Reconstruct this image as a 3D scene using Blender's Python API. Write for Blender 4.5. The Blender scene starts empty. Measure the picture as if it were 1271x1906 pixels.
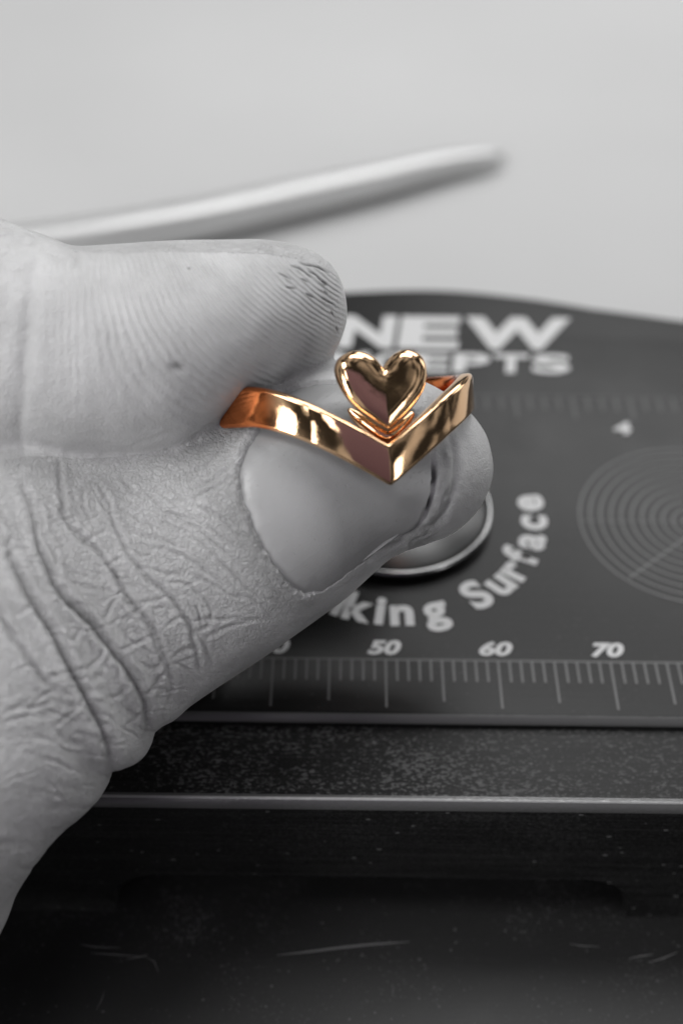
import bpy, bmesh, math, random
import numpy as np
from mathutils import Vector, Matrix, noise
from mathutils.bvhtree import BVHTree

# units: 1 blender unit = 1 cm
sc = bpy.context.scene
COL = sc.collection
sc.unit_settings.scale_length = 0.01
R = math.radians

# ------------------------------------------------------------------ camera
F = 2650.0
TH = R(42.7); ROLL = R(0.68); DC = 13.9
W = np.array([0, math.cos(TH), -math.sin(TH)])
_r0 = np.array([1.0, 0, 0]); _u0 = np.cross(_r0, W)
RT = math.cos(ROLL)*_r0 + math.sin(ROLL)*_u0
UP = np.cross(RT, W)
CAM = -DC*W
cam_d = bpy.data.cameras.new('camera'); cam = bpy.data.objects.new('camera', cam_d)
COL.objects.link(cam); sc.camera = cam
M = Matrix(((RT[0], UP[0], -W[0], CAM[0]), (RT[1], UP[1], -W[1], CAM[1]), (RT[2], UP[2], -W[2], CAM[2]), (0, 0, 0, 1)))
cam.matrix_world = M
cam_d.sensor_fit = 'VERTICAL'; cam_d.sensor_height = 36; cam_d.sensor_width = 24
cam_d.lens = 36*F/1906
cam_d.clip_start = 0.5; cam_d.clip_end = 500
cam_d.dof.use_dof = True; cam_d.dof.focus_distance = 10.9; cam_d.dof.aperture_fstop = 0.185

# ------------------------------------------------------------------ light
WOFF = 2.2  # made-up uneven surround, offset for dark streaks in the gold
wd = bpy.data.worlds.new('World'); sc.world = wd; wd.use_nodes = True
wn = wd.node_tree.nodes; wn['Background'].inputs[0].default_value = (1, 1, 1, 1)
wn['Background'].inputs[1].default_value = 1.0
_wl = wd.node_tree.links; _tc = wn.new('ShaderNodeTexCoord'); _ns = wn.new('ShaderNodeTexNoise'); _ns.inputs['Scale'].default_value = 3.2; _ns.inputs['Detail'].default_value = 1.5
_mp = wn.new('ShaderNodeMapping'); _mp.inputs['Location'].default_value = (WOFF, 0, 0); _wl.new(_tc.outputs['Generated'], _mp.inputs[0]); _wl.new(_mp.outputs[0], _ns.inputs['Vector']); _rp = wn.new('ShaderNodeValToRGB'); _wl.new(_ns.outputs[0], _rp.inputs[0])
_rp.color_ramp.elements[0].position = 0.45; _rp.color_ramp.elements[0].color = (0.02, 0.02, 0.02, 1)
_rp.color_ramp.elements[1].position = 0.66; _rp.color_ramp.elements[1].color = (0.42, 0.42, 0.42, 1)
_wl.new(_rp.outputs[0], wn['Background'].inputs[0])
sc.view_settings.view_transform = 'Standard'; sc.view_settings.look = 'None'
sc.view_settings.exposure = 0.28; sc.view_settings.gamma = 1.0
sc.cycles.caustics_reflective = False; sc.cycles.caustics_refractive = False

def area(name, loc, target, sx, sy, power):
    d = bpy.data.lights.new(name, 'AREA'); d.shape = 'RECTANGLE'; d.size = sx; d.size_y = sy; d.energy = power
    o = bpy.data.objects.new(name, d); COL.objects.link(o); o.location = loc
    v = Vector(target)-Vector(loc); o.rotation_euler = v.to_track_quat('-Z', 'Y').to_euler()
    return o
area('window_light', (24, 52, 44), (0, 2, 0), 46, 30, 13500)
area('ceiling_light', (6, 22, 52), (0, 0, 0), 34, 18, 9000)
area('front_fill_light', (-12, -36, 38), (0, -3, 0), 26, 12, 7000)  # added fill for the camera-facing skin
area('left_fill_light', (-26, -10, 46), (0, 0, 0), 20, 14, 6500)  # added fill to brighten the index finger
area('side_stripe_light', (36, -31, 14), (0, -2, 2), 7, 22, 1700)  # added strip lamp for the bright stripe right of the V
area('left_stripe_light', (-40, -34, 12), (0, -2, 2), 8, 28, 7500)  # added strip lamp for the band's left stripe, also fills the palm
area('band_glare_light', (44, 22, 14), (0, -2, 2), 16, 22, 1500)  # added panel for a white reflection at the band's right end

# ------------------------------------------------------------------ helpers
def P(x, y, d):
    return CAM + d*(W + (x-635.5)/F*RT - (y-953)/F*UP)
def onz(x, y, z=0.0):
    d = P(x, y, 1)-CAM; t = (z-CAM[2])/d[2]; return CAM+t*d
def onplane(x, y, p0, n):
    d = P(x, y, 1)-CAM; t = np.dot(np.array(p0)-CAM, n)/np.dot(d, n); return CAM+t*d
def projv(V):
    v = V-CAM; d = v@W
    return np.c_[635.5+F*(v@RT)/d, 953-F*(v@UP)/d], d

def mat(name):
    m = bpy.data.materials.new(name); m.use_nodes = True
    return m, m.node_tree.nodes, m.node_tree.links, m.node_tree.nodes['Principled BSDF']
def N(nodes, t, **kw):
    n = nodes.new(t)
    for k, v in kw.items():
        if k in n.inputs: n.inputs[k].default_value = v
        else: setattr(n, k, v)
    return n
def mth(nodes, links, op, a, b=None, c=None, clamp=False):
    n = nodes.new('ShaderNodeMath'); n.operation = op; n.use_clamp = clamp
    for i, x in enumerate((a, b, c)):
        if x is None: continue
        if isinstance(x, (int, float)): n.inputs[i].default_value = x
        else: links.new(x, n.inputs[i])
    return n.outputs[0]
def ramp(nodes, links, src, stops):
    n = nodes.new('ShaderNodeValToRGB'); links.new(src, n.inputs[0])
    e = n.color_ramp.elements
    while len(e) < len(stops): e.new(0.5)
    for el, (p, v) in zip(e, stops):
        el.position = p; el.color = (v, v, v, 1)
    return n.outputs[0]

def link_mesh(name, me, m, parent=None, smooth=True):
    o = bpy.data.objects.new(name, me); COL.objects.link(o)
    if m: me.materials.append(m)
    if smooth: me.polygons.foreach_set('use_smooth', [True]*len(me.polygons))
    if parent: o.parent = parent
    return o
def pydata(name, V, Fc, m, parent=None, smooth=True):
    me = bpy.data.meshes.new(name); me.from_pydata([tuple(map(float, v)) for v in V], [], [tuple(int(i) for i in f) for f in Fc]); me.update()
    return link_mesh(name, me, m, parent, smooth)
def recalc(o):
    bm = bmesh.new(); bm.from_mesh(o.data); bmesh.ops.recalc_face_normals(bm, faces=bm.faces); bm.to_mesh(o.data); bm.free()
def tag(o, label, cat, group=None):
    o['label'] = label; o['category'] = cat
    if group: o['group'] = group
    return o
def empty(name, loc):
    o = bpy.data.objects.new(name, None); COL.objects.link(o); o.location = loc; return o
def sharp(o, ang=35):
    o.data.set_sharp_from_angle(angle=R(ang))

def prism(outline, z0, z1, bev, name, m, parent, seg=4, bev_bottom=0.0):
    """closed xy outline (ccw) extruded z0..z1 with rounded top edge"""
    pts = np.array(outline, float); n = len(pts)
    nx = np.roll(pts, -1, 0)-np.roll(pts, 1, 0); nx /= np.linalg.norm(nx, axis=1)[:, None]
    inn = np.c_[-nx[:, 1], nx[:, 0]]
    rings = [(0, z0)]
    for k in range(seg+1):
        a = k/seg*math.pi/2
        rings.append((bev*(1-math.cos(a)), z1-bev*(1-math.sin(a))))
    V = []; Fc = []
    for off, z in rings:
        q = pts+inn*off
        V += [(a, b, z) for a, b in q]
    for k in range(len(rings)-1):
        for i in range(n):
            j = (i+1) % n
            Fc.append((k*n+i, k*n+j, (k+1)*n+j, (k+1)*n+i))
    Fc.append(tuple(range((len(rings)-1)*n, len(rings)*n)))
    Fc.append(tuple(reversed(range(n))))
    o = pydata(name, V, Fc, m, parent); sharp(o, 40); return o

def rrect(x0, x1, y0, y1, r, k=6):
    out = []
    for cx, cy, a0 in ((x1-r, y0+r, -90), (x1-r, y1-r, 0), (x0+r, y1-r, 90), (x0+r, y0+r, 180)):
        for i in range(k+1):
            a = R(a0+90*i/k); out.append((cx+r*math.cos(a), cy+r*math.sin(a)))
    return out

# ------------------------------------------------------------------ materials
def black_metal(name, base, rough, dust, dscale, streak=0.0, spec=0.5, dustcol=0.35, cover=0.0, sx=1.0):
    m, n, l, b = mat(name)
    tc = N(n, 'ShaderNodeTexCoord')
    mp = N(n, 'ShaderNodeMapping'); l.new(tc.outputs['Object'], mp.inputs[0])
    mp.inputs['Scale'].default_value = (sx, 1, 1)
    sp = N(n, 'ShaderNodeTexNoise', Scale=dscale, Detail=3.0, Roughness=0.6); l.new(mp.outputs[0], sp.inputs['Vector'])
    big = N(n, 'ShaderNodeTexNoise', Scale=1.3, Detail=4.0, Roughness=0.6); l.new(mp.outputs[0], big.inputs['Vector'])
    thr = mth(n, l, 'MULTIPLY_ADD', big.outputs[0], 0.55, mth(n, l, 'ADD', sp.outputs[0], -0.275-0.62+cover))
    msk = mth(n, l, 'MULTIPLY', thr, 12.0, clamp=True)
    msk = mth(n, l, 'MULTIPLY', msk, dust)
    gm = N(n, 'ShaderNodeNewGeometry'); sx_ = N(n, 'ShaderNodeSeparateXYZ'); l.new(gm.outputs['True Normal'], sx_.inputs[0])
    msk = mth(n, l, 'MULTIPLY', msk, mth(n, l, 'MULTIPLY_ADD', sx_.outputs[2], 0.8, 0.2, clamp=True))
    # sparse bright grains
    vo = N(n, 'ShaderNodeTexVoronoi', Scale=11.0); l.new(mp.outputs[0], vo.inputs['Vector'])
    wn_ = N(n, 'ShaderNodeTexWhiteNoise'); l.new(vo.outputs['Position'], wn_.inputs[0])
    gr = mth(n, l, 'LESS_THAN', vo.outputs['Distance'], mth(n, l, 'MULTIPLY', wn_.outputs[0], 0.16))
    keep = mth(n, l, 'GREATER_THAN', wn_.outputs[0], 0.55)
    gr = mth(n, l, 'MULTIPLY', mth(n, l, 'MULTIPLY', gr, keep), min(1.0, dust*1.3))
    tot = mth(n, l, 'MAXIMUM', msk, gr)
    # brushed streaks
    mp2 = N(n, 'ShaderNodeMapping'); mp2.inputs['Scale'].default_value = (0.35, 22, 22); l.new(tc.outputs['Object'], mp2.inputs[0])
    st = N(n, 'ShaderNodeTexNoise', Scale=2.2, Detail=3.0); l.new(mp2.outputs[0], st.inputs['Vector'])
    stv = mth(n, l, 'MULTIPLY', mth(n, l, 'SUBTRACT', st.outputs[0], 0.45), streak*0.12, clamp=True)
    mix = N(n, 'ShaderNodeMix', data_type='FLOAT')
    l.new(tot, mix.inputs[0]); mix.inputs[2].default_value = base; mix.inputs[3].default_value = dustcol
    gr2 = N(n, 'ShaderNodeTexNoise', Scale=dscale*2.6, Detail=4.0, Roughness=0.75); l.new(mp.outputs[0], gr2.inputs['Vector'])
    g2v = mth(n, l, 'MULTIPLY', mth(n, l, 'SUBTRACT', gr2.outputs[0], 0.5), dust*0.28, clamp=True)
    s = mth(n, l, 'ADD', mth(n, l, 'ADD', mix.outputs[0], stv), g2v)
    l.new(s, b.inputs['Base Color'])
    rg = mth(n, l, 'MULTIPLY_ADD', big.outputs[0], 0.16, rough-0.08); rg = mth(n, l, 'MULTIPLY_ADD', tot, 0.4, rg)
    l.new(rg, b.inputs['Roughness'])
    b.inputs['Specular IOR Level'].default_value = spec
    bp = N(n, 'ShaderNodeBump', Strength=0.25, Distance=0.004); l.new(mth(n, l, 'ADD', st.outputs[0], sp.outputs[0]), bp.inputs['Height'])
    l.new(bp.outputs[0], b.inputs['Normal'])
    return m
M_plate = black_metal('black_anodised', 0.007, 0.32, 0.07, 30, 0.12, 0.23, 0.2)
M_ledge = black_metal('dusty_black_anodised', 0.006, 0.42, 0.6, 44, 0.35, 0.2, 0.13, cover=0.07, sx=0.55)
M_base = black_metal('scratched_black_metal', 0.008, 0.56, 0.18, 30, 0.0, 0.8, 0.26)
def plain(name, col, rough, metal=0.0, bump=0.0, bs=20):
    m, n, l, b = mat(name)
    b.inputs['Base Color'].default_value = (*col, 1) if not isinstance(col, float) else (col, col, col, 1)
    b.inputs['Roughness'].default_value = rough; b.inputs['Metallic'].default_value = metal
    if bump:
        tc = N(n, 'ShaderNodeTexCoord'); t = N(n, 'ShaderNodeTexNoise', Scale=bs, Detail=4.0); l.new(tc.outputs['Object'], t.inputs['Vector'])
        bp = N(n, 'ShaderNodeBump', Strength=bump, Distance=0.01); l.new(t.outputs[0], bp.inputs['Height']); l.new(bp.outputs[0], b.inputs['Normal'])
    return m
M_edge_shine = plain('painted_edge_shine', 0.13, 0.30, 0.3, 0.4, 30)  # light caught by the rounded edges, painted as a paler colour
M_edge_glint = plain('painted_edge_glint', 0.5, 0.35, 0.6, 0.5, 40)  # brightest line of the ledge highlight, painted in
M_print = plain('white_print', 0.62, 0.5)
M_mark = plain('engraved_mark', 0.095, 0.45)
M_ring_mark = plain('engraved_circle_mark', 0.115, 0.45)
M_steel = plain('steel_with_dark_reflection', 0.07, 0.3, 1.0, 0.05, 3)  # dark thumb reflection put into the colour of the polished disc
M_rim = plain('polished_steel', 0.30, 0.2, 1.0)  # same disc steel, paler to paint the rim highlight
M_tool = plain('tool_steel', 0.62, 0.38, 0.6)
# table
M_table, n, l, b = mat('white_table')
tc = N(n, 'ShaderNodeTexCoord'); t = N(n, 'ShaderNodeTexNoise', Scale=0.12, Detail=3.0); l.new(tc.outputs['Object'], t.inputs['Vector'])
l.new(ramp(n, l, t.outputs[0], [(0.3, 0.52), (0.7, 0.57)]), b.inputs['Base Color']); b.inputs['Roughness'].default_value = 0.6
# gold
M_gold, n, l, b = mat('rose_gold')
b.inputs['Metallic'].default_value = 1.0; b.inputs['Base Color'].default_value = (0.92, 0.60, 0.36, 1); b.inputs['Roughness'].default_value = 0.10
tc = N(n, 'ShaderNodeTexCoord'); t = N(n, 'ShaderNodeTexNoise', Scale=4.0, Detail=2.0); l.new(tc.outputs['Object'], t.inputs['Vector'])
t2 = N(n, 'ShaderNodeTexNoise', Scale=60.0, Detail=2.0); l.new(tc.outputs['Object'], t2.inputs['Vector'])
hh = mth(n, l, 'MULTIPLY_ADD', t2.outputs[0], 0.03, t.outputs[0])
mps = N(n, 'ShaderNodeMapping'); mps.inputs['Scale'].default_value = (3, 40, 40); mps.inputs['Rotation'].default_value = (0.3, 0.5, 0.4); l.new(tc.outputs['Object'], mps.inputs[0])
t3 = N(n, 'ShaderNodeTexNoise', Scale=3.0, Detail=4.0, Roughness=0.7); l.new(mps.outputs[0], t3.inputs['Vector'])
hh = mth(n, l, 'MULTIPLY_ADD', t3.outputs[0], 0.05, hh)
l.new(mth(n, l, 'MULTIPLY_ADD', t3.outputs[0], 0.10, 0.015), b.inputs['Roughness'])
bp = N(n, 'ShaderNodeBump', Strength=0.18, Distance=0.03); l.new(hh, bp.inputs['Height']); l.new(bp.outputs[0], b.inputs['Normal'])
at_ = N(n, 'ShaderNodeAttribute', attribute_name='orange_reflection')
mc = N(n, 'ShaderNodeMix', data_type='RGBA'); l.new(at_.outputs['Fac'], mc.inputs[0]); mc.inputs[6].default_value = (0.93, 0.61, 0.36, 1); mc.inputs[7].default_value = (0.89, 0.27, 0.09, 1)  # second colour is the painted orange reflection
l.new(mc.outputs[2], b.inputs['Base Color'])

def skin_mat(name, base, ridges=True):
    m, n, l, b = mat(name)
    tc = N(n, 'ShaderNodeTexCoord')
    a_ph = N(n, 'ShaderNodeAttribute', attribute_name='ridge_phase'); a_rm = N(n, 'ShaderNodeAttribute', attribute_name='ridge_mask')
    a_gr = N(n, 'ShaderNodeAttribute', attribute_name='grime_shade'); a_dk = N(n, 'ShaderNodeAttribute', attribute_name='pigment')
    mott = N(n, 'ShaderNodeTexNoise', Scale=2.2, Detail=5.0, Roughness=0.6); l.new(tc.outputs['Object'], mott.inputs['Vector'])
    col = ramp(n, l, mott.outputs[0], [(0.3, base*0.86), (0.7, base*1.1)])
    col = mth(n, l, 'MULTIPLY', col, mth(n, l, 'SUBTRACT', 1.0, mth(n, l, 'MULTIPLY', a_dk.outputs['Fac'], 0.45)))
    col = mth(n, l, 'MULTIPLY', col, mth(n, l, 'SUBTRACT', 1.0, mth(n, l, 'MULTIPLY', a_gr.outputs['Fac'], 0.88)))
    l.new(col, b.inputs['Base Color'])
    b.inputs['Roughness'].default_value = 0.36; b.inputs['Specular IOR Level'].default_value = 0.5
    b.inputs['Subsurface Weight'].default_value = 0.35; b.inputs['Subsurface Radius'].default_value = (1, 1, 1); b.inputs['Subsurface Scale'].default_value = 0.06
    # bump: ridges
    wob = N(n, 'ShaderNodeTexNoise', Scale=5.0, Detail=2.0); l.new(tc.outputs['Object'], wob.inputs['Vector'])
    ph = mth(n, l, 'MULTIPLY_ADD', wob.outputs[0], 6.0, a_ph.outputs['Fac'])
    sn = mth(n, l, 'SINE', ph)
    brk = N(n, 'ShaderNodeTexNoise', Scale=9.0, Detail=2.0); l.new(tc.outputs['Object'], brk.inputs['Vector'])
    sn = mth(n, l, 'MULTIPLY', sn, mth(n, l, 'MULTIPLY', a_rm.outputs['Fac'], brk.outputs[0]))
    vo = N(n, 'ShaderNodeTexVoronoi', Scale=30.0, feature='DISTANCE_TO_EDGE'); 
    dst = N(n, 'ShaderNodeTexNoise', Scale=12.0); l.new(tc.outputs['Object'], dst.inputs['Vector'])
    vm = N(n, 'ShaderNodeVectorMath', operation='MULTIPLY_ADD'); l.new(dst.outputs['Color'], vm.inputs[0]); vm.inputs[1].default_value = (0.12, 0.12, 0.12); l.new(tc.outputs['Object'], vm.inputs[2])
    l.new(vm.outputs[0], vo.inputs['Vector'])
    cell = mth(n, l, 'MINIMUM', vo.outputs['Distance'], 0.12)
    fine = N(n, 'ShaderNodeTexNoise', Scale=70.0, Detail=3.0); l.new(tc.outputs['Object'], fine.inputs['Vector'])
    med = N(n, 'ShaderNodeTexNoise', Scale=14.0, Detail=3.0); l.new(tc.outputs['Object'], med.inputs['Vector'])
    inv = mth(n, l, 'SUBTRACT', 1.0, mth(n, l, 'MULTIPLY', a_rm.outputs['Fac'], 0.75))
    vo2 = N(n, 'ShaderNodeTexVoronoi', Scale=13.0, feature='DISTANCE_TO_EDGE'); l.new(vm.outputs[0], vo2.inputs['Vector'])
    cell = mth(n, l, 'MULTIPLY_ADD', mth(n, l, 'MINIMUM', vo2.outputs['Distance'], 0.10), 1.3, cell)
    a_ce = N(n, 'ShaderNodeAttribute', attribute_name='cells')
    h = mth(n, l, 'MULTIPLY', mth(n, l, 'MULTIPLY', cell, mth(n, l, 'MULTIPLY', a_ce.outputs['Fac'], 4.8)), inv)
    h = mth(n, l, 'MULTIPLY_ADD', fine.outputs[0], 0.8, h)
    h = mth(n, l, 'MULTIPLY_ADD', med.outputs[0], mth(n, l, 'MULTIPLY', inv, 1.2), h)
    h = mth(n, l, 'MULTIPLY_ADD', sn, 1.2, h)
    bp = N(n, 'ShaderNodeBump', Strength=0.9, Distance=0.009); l.new(h, bp.inputs['Height']); l.new(bp.outputs[0], b.inputs['Normal'])
    return m
M_skin = skin_mat('skin', 0.63)
M_nail, n, l, b = mat('fingernail')
tc = N(n, 'ShaderNodeTexCoord'); t = N(n, 'ShaderNodeTexNoise', Scale=1.8, Detail=4.0); l.new(tc.outputs['Object'], t.inputs['Vector'])
al = N(n, 'ShaderNodeAttribute', attribute_name='lunula'); ac = N(n, 'ShaderNodeAttribute', attribute_name='across')
cv_ = ramp(n, l, t.outputs[0], [(0.3, 0.31), (0.7, 0.38)])
l.new(mth(n, l, 'MULTIPLY_ADD', al.outputs['Fac'], 0.15, cv_), b.inputs['Base Color'])
b.inputs['Roughness'].default_value = 0.30; b.inputs['Subsurface Weight'].default_value = 0.3; b.inputs['Subsurface Radius'].default_value = (1, 1, 1); b.inputs['Subsurface Scale'].default_value = 0.05
cx_n = N(n, 'ShaderNodeCombineXYZ'); l.new(ac.outputs['Fac'], cx_n.inputs[0])
rn = N(n, 'ShaderNodeTexNoise', Scale=26.0, Detail=3.0); l.new(cx_n.outputs[0], rn.inputs['Vector'])
t2 = N(n, 'ShaderNodeTexNoise', Scale=7.0, Detail=5.0, Roughness=0.6); l.new(tc.outputs['Object'], t2.inputs['Vector'])
pit = N(n, 'ShaderNodeTexNoise', Scale=45.0, Detail=2.0); l.new(tc.outputs['Object'], pit.inputs['Vector'])
pt = mth(n, l, 'MULTIPLY', mth(n, l, 'SUBTRACT', pit.outputs[0], 0.66), 14.0, clamp=True)
hh = mth(n, l, 'MULTIPLY_ADD', rn.outputs[0], 0.40, t2.outputs[0]); hh = mth(n, l, 'MULTIPLY_ADD', pt, -0.8, hh)
bp = N(n, 'ShaderNodeBump', Strength=0.6, Distance=0.006); l.new(hh, bp.inputs['Height']); l.new(bp.outputs[0], b.inputs['Normal'])

# ------------------------------------------------------------------ setting
M_bench = plain('dark_bench_top', 0.05, 0.55, 0.0, 0.3, 2)
tab = prism(rrect(-80, 80, -40, 90, 1.0), -6.0, -2.54, 0.2, 'bench_top', M_bench, None)
tab['kind'] = 'structure'
tab = prism(rrect(-60, 60, 2.7, 86, 0.3), -2.536, -2.5, 0.01, 'white_table_surface', M_table, None)
tab['kind'] = 'structure'

# ------------------------------------------------------------------ bench gauge block
gauge = empty('gauge_block', (0, 0, -2.54))
tag(gauge, 'black metal bench plate with white ruler print and a steel striking disc', 'bench tool')
def gp(o):
    o.matrix_parent_inverse = Matrix.Translation((0, 0, 2.54)); return o
def gpart(o):
    o.parent = gauge; return gp(o)
# top plate: straight front, bowed back edge
_bk = [(-6.2, 2.2), (-5, 2.62), (-3, 3.25), (-1.2, 3.68), (0.03, 3.86), (0.9, 3.93), (1.5, 3.895), (2.26, 3.745), (2.87, 3.585), (3.9, 3.345), (5, 3.12), (6.2, 2.92)]
_t = np.linspace(0, 11, 200); _i = np.clip(_t.astype(int), 0, 10)
BX = np.interp(_t, range(12), [p[0] for p in _bk]); BY = np.interp(_t, range(12), [p[1] for p in _bk])
for _ in range(60): BY[1:-1] = 0.5*BY[1:-1]+0.25*(BY[2:]+BY[:-2])
back = []
for i in range(61):
    x = 6.2 - 12.4*i/60
    y = float(np.interp(x, BX, BY))
    back.append((x, y))
front = []
for i in range(41):
    front.append((-6.2+12.4*i/40, -2.57))
outline = [(-6.2, -2.0)] + front[1:-1] + [(6.2, -2.57)] + back
outline = front + [(6.2, -1.0)] + back + [(-6.2, -1.0)]
pl = gpart(prism(outline, -0.14, 0.0, 0.085, 'top_plate', M_plate, None, seg=6))
pl.data.materials.append(M_edge_shine)
for p_ in pl.data.polygons:
    if p_.normal.y < -0.15 and 0.15 < p_.normal.z < 0.97: p_.material_index = 1
# stepped body: front profile with a long arched slot, extruded in y
def body():
    x0, x1 = -6.4, 6.4; zt, zb = -0.105, -1.74
    # slot from front profile
    sx0, sx1 = -1.95, 2.55; st = -1.16; rr_ = 0.42
    prof = [(x0, zb), (sx0, zb), (sx0, st-rr_)]
    for k in range(1, 9):
        a = R(180-90*k/8); prof.append((sx0+rr_+rr_*math.cos(a), st-rr_+rr_*math.sin(a)))
    for k in range(0, 9):
        a = R(90-90*k/8); prof.append((sx1-rr_+rr_*math.cos(a), st-rr_+rr_*math.sin(a)))
    prof += [(sx1, zb), (x1, zb), (x1, zt), (x0, zt)]
    bm = bmesh.new()
    yf, yb = -3.36, 2.4
    f = [bm.verts.new((x, yf, z)) for x, z in prof]; bk = [bm.verts.new((x, yb, z)) for x, z in prof]
    n_ = len(prof)
    bm.faces.new(f); bm.faces.new(bk[::-1])
    for i in range(n_): bm.faces.new((f[(i+1) % n_], f[i], bk[i], bk[(i+1) % n_]))
    bm.edges.ensure_lookup_table()
    tope = [e for e in bm.edges if all(abs(v.co.z-zt) < 1e-5 and abs(v.co.y-yf) < 1e-5 for v in e.verts)]
    bmesh.ops.bevel(bm, geom=tope, offset=0.085, segments=6, profile=0.5, affect='EDGES')
    bmesh.ops.recalc_face_normals(bm, faces=bm.faces)
    me = bpy.data.meshes.new('body'); bm.to_mesh(me); bm.free()
    return me
o = gpart(link_mesh('ledge_body', body(), M_ledge)); sharp(o, 30)
o.data.materials.append(M_edge_shine); o.data.materials.append(M_edge_glint)
for p_ in o.data.polygons:
    if p_.normal.y < -0.08 and p_.normal.z > 0.08: p_.material_index = 2 if 0.88 < p_.normal.z < 0.97 else 1
o = gpart(prism(rrect(-9, 9, -13, 2.6, 0.3), -2.54, -1.74, 0.06, 'base_plate', M_base, None))

def strip(bm, x0, x1, y0, y1, z):
    v = [bm.verts.new(p) for p in ((x0, y0, z), (x1, y0, z), (x1, y1, z), (x0, y1, z))]; bm.faces.new(v)
# front mm scale: one part with all its marks
bm = bmesh.new(); zm = 0.004
MM = 0.0985
def tx(n_): return 0.402+(n_-50)*MM
for k in range(2, 108):
    x = tx(k)
    if abs(x) > 6: continue
    L = 0.53 if k % 10 == 0 else (0.46 if k % 5 == 0 else 0.235)
    strip(bm, x-0.011, x+0.011, -1.915-L, -1.915, zm)
strip(bm, -6, 6, -1.915, -1.895, zm)
me = bpy.data.meshes.new('millimetre_scale'); bm.to_mesh(me); bm.free()
o = link_mesh('millimetre_scale', me, M_mark, pl, False)
# back inch scale
bm = bmesh.new()
for k in range(-30, 26):
    x = 2.451+k*0.1535
    if abs(x) > 5.6: continue
    L = 0.36 if k % 4 == 0 else 0.23
    strip(bm, x-0.014, x+0.014, 1.855-L, 1.855, zm)
strip(bm, -5.6, 5.8, 1.855, 1.872, zm)
me = bpy.data.meshes.new('inch_scale'); bm.to_mesh(me); bm.free()
o = link_mesh('inch_scale', me, plain('faint_engraved_mark', 0.05, 0.45), pl, False)
# engraved circles with protractor cut
bm = bmesh.new(); cx, cy = 3.417, -0.094
def arc(bm, r, a0, a1, wdt, z, n_=64):
    prev = None
    for i in range(n_+1):
        a = a0+(a1-a0)*i/n_
        A = bm.verts.new((cx+(r-wdt)*math.cos(a), cy+(r-wdt)*math.sin(a), z)); B = bm.verts.new((cx+(r+wdt)*math.cos(a), cy+(r+wdt)*math.sin(a), z))
        if prev: bm.faces.new((prev[0], prev[1], B, A))
        prev = (A, B)
for k in range(11):
    r_ = 1.10-0.1*k
    arc(bm, r_, 0, 2*math.pi, 0.010, zm, 96)
strip(bm, cx-1.1, cx+1.1, cy-0.006, cy+0.006, zm+0.003)
# oblique line
pa = onz(1170, 1076, zm+0.004); pb = onz(1271, 1004, zm+0.004); dv = (pb-pa); dv /= np.linalg.norm(dv[:2]); nn = np.array([-dv[1], dv[0], 0])*0.010
q0, q1 = pa, pa+dv*1.75
bm.faces.new([bm.verts.new(tuple(v)) for v in (q0-nn, q1-nn, q1+nn, q0+nn)])
# a second family of arcs beyond the line
for k in range(9):
    r_ = 1.06-0.1*k
    a0 = math.atan2(dv[1], dv[0])-math.pi*0.80; a1 = math.atan2(dv[1], dv[0])-0.1
    arc(bm, r_, a0, a1, 0.006, zm+0.002, 48)
me = bpy.data.meshes.new('circle_scale'); bm.to_mesh(me); bm.free()
link_mesh('circle_scale', me, M_ring_mark, pl, False)
# small punch mark and faint scribbles left of circles
def text(s, size, bold=0.0, xs=1.0, shear=0.0, align='CENTER', spacing=1.0):
    c = bpy.data.curves.new('t', 'FONT'); c.body = s; c.size = size; c.offset = bold; c.shear = shear; c.align_x = align; c.resolution_u = 6
    c.space_character = spacing; c.extrude = 0.0
    o = bpy.data.objects.new('t', c); COL.objects.link(o)
    bpy.context.view_layer.update()
    me = bpy.data.meshes.new_from_object(o.evaluated_get(bpy.context.evaluated_depsgraph_get()))
    bpy.data.objects.remove(o)
    for v in me.vertices: v.co.x *= xs
    return me
def put_text(name, me, m, x, y, rot=0.0, z=0.005, parent=pl):
    me.name = name
    o = link_mesh(name, me, m, parent, False); o.location = (x, y, z); o.rotation_euler = (0, 0, rot); return o
def fit_text(me, x0, x1, y0, y1):
    co = np.array([v.co[:] for v in me.vertices]); mn = co.min(0); mx = co.max(0)
    for v in me.vertices:
        v.co.x = (v.co.x-mn[0])/(mx[0]-mn[0])*(x1-x0)+x0-(x0+x1)/2
        v.co.y = (v.co.y-mn[1])/(mx[1]-mn[1])*(y1-y0)
    return (x0+x1)/2, y0
for nn_ in (30, 40, 50, 60, 70, 80, 90):
    me = text(str(nn_), 1.0, 0.045, 1.25, 0.25)
    xx = tx(nn_)-0.01
    fit_text(me, 0, 0.30, 0, 0.17)
    put_text('scale_numeral', me, M_print, xx, -1.85)
me = text('4', 0.3, 0.012, 1.3, 0.1); fit_text(me, 0, 0.19, 0, 0.2); put_text('scale_numeral', me, M_print, 2.92, 1.24)
# heavy wordmark letters, widths as on the plate
def letters(s, x1, y0, y1, wds, gap, bold, shear=0.12):
    x = x1
    for ch, wv in list(zip(s, wds))[::-1]:
        me = text(ch, 1.0, bold, 1.0, 0.0); a = fit_text(me, 0, wv, 0, y1-y0)
        for v in me.vertices: v.co.x += shear*(v.co.y-(y1-y0)/2)
        put_text('logo_letter', me, M_print, x-wv/2, y0); x -= wv+gap
letters('KNEW', 2.56, 2.70, 3.32, (0.74, 0.62, 0.68, 1.20), 0.05, 0.05)
letters('CONCEPTS', 2.50, 2.27, 2.62, (0.42, 0.42, 0.42, 0.42, 0.38, 0.40, 0.38, 0.42), 0.045, 0.04)
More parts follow.
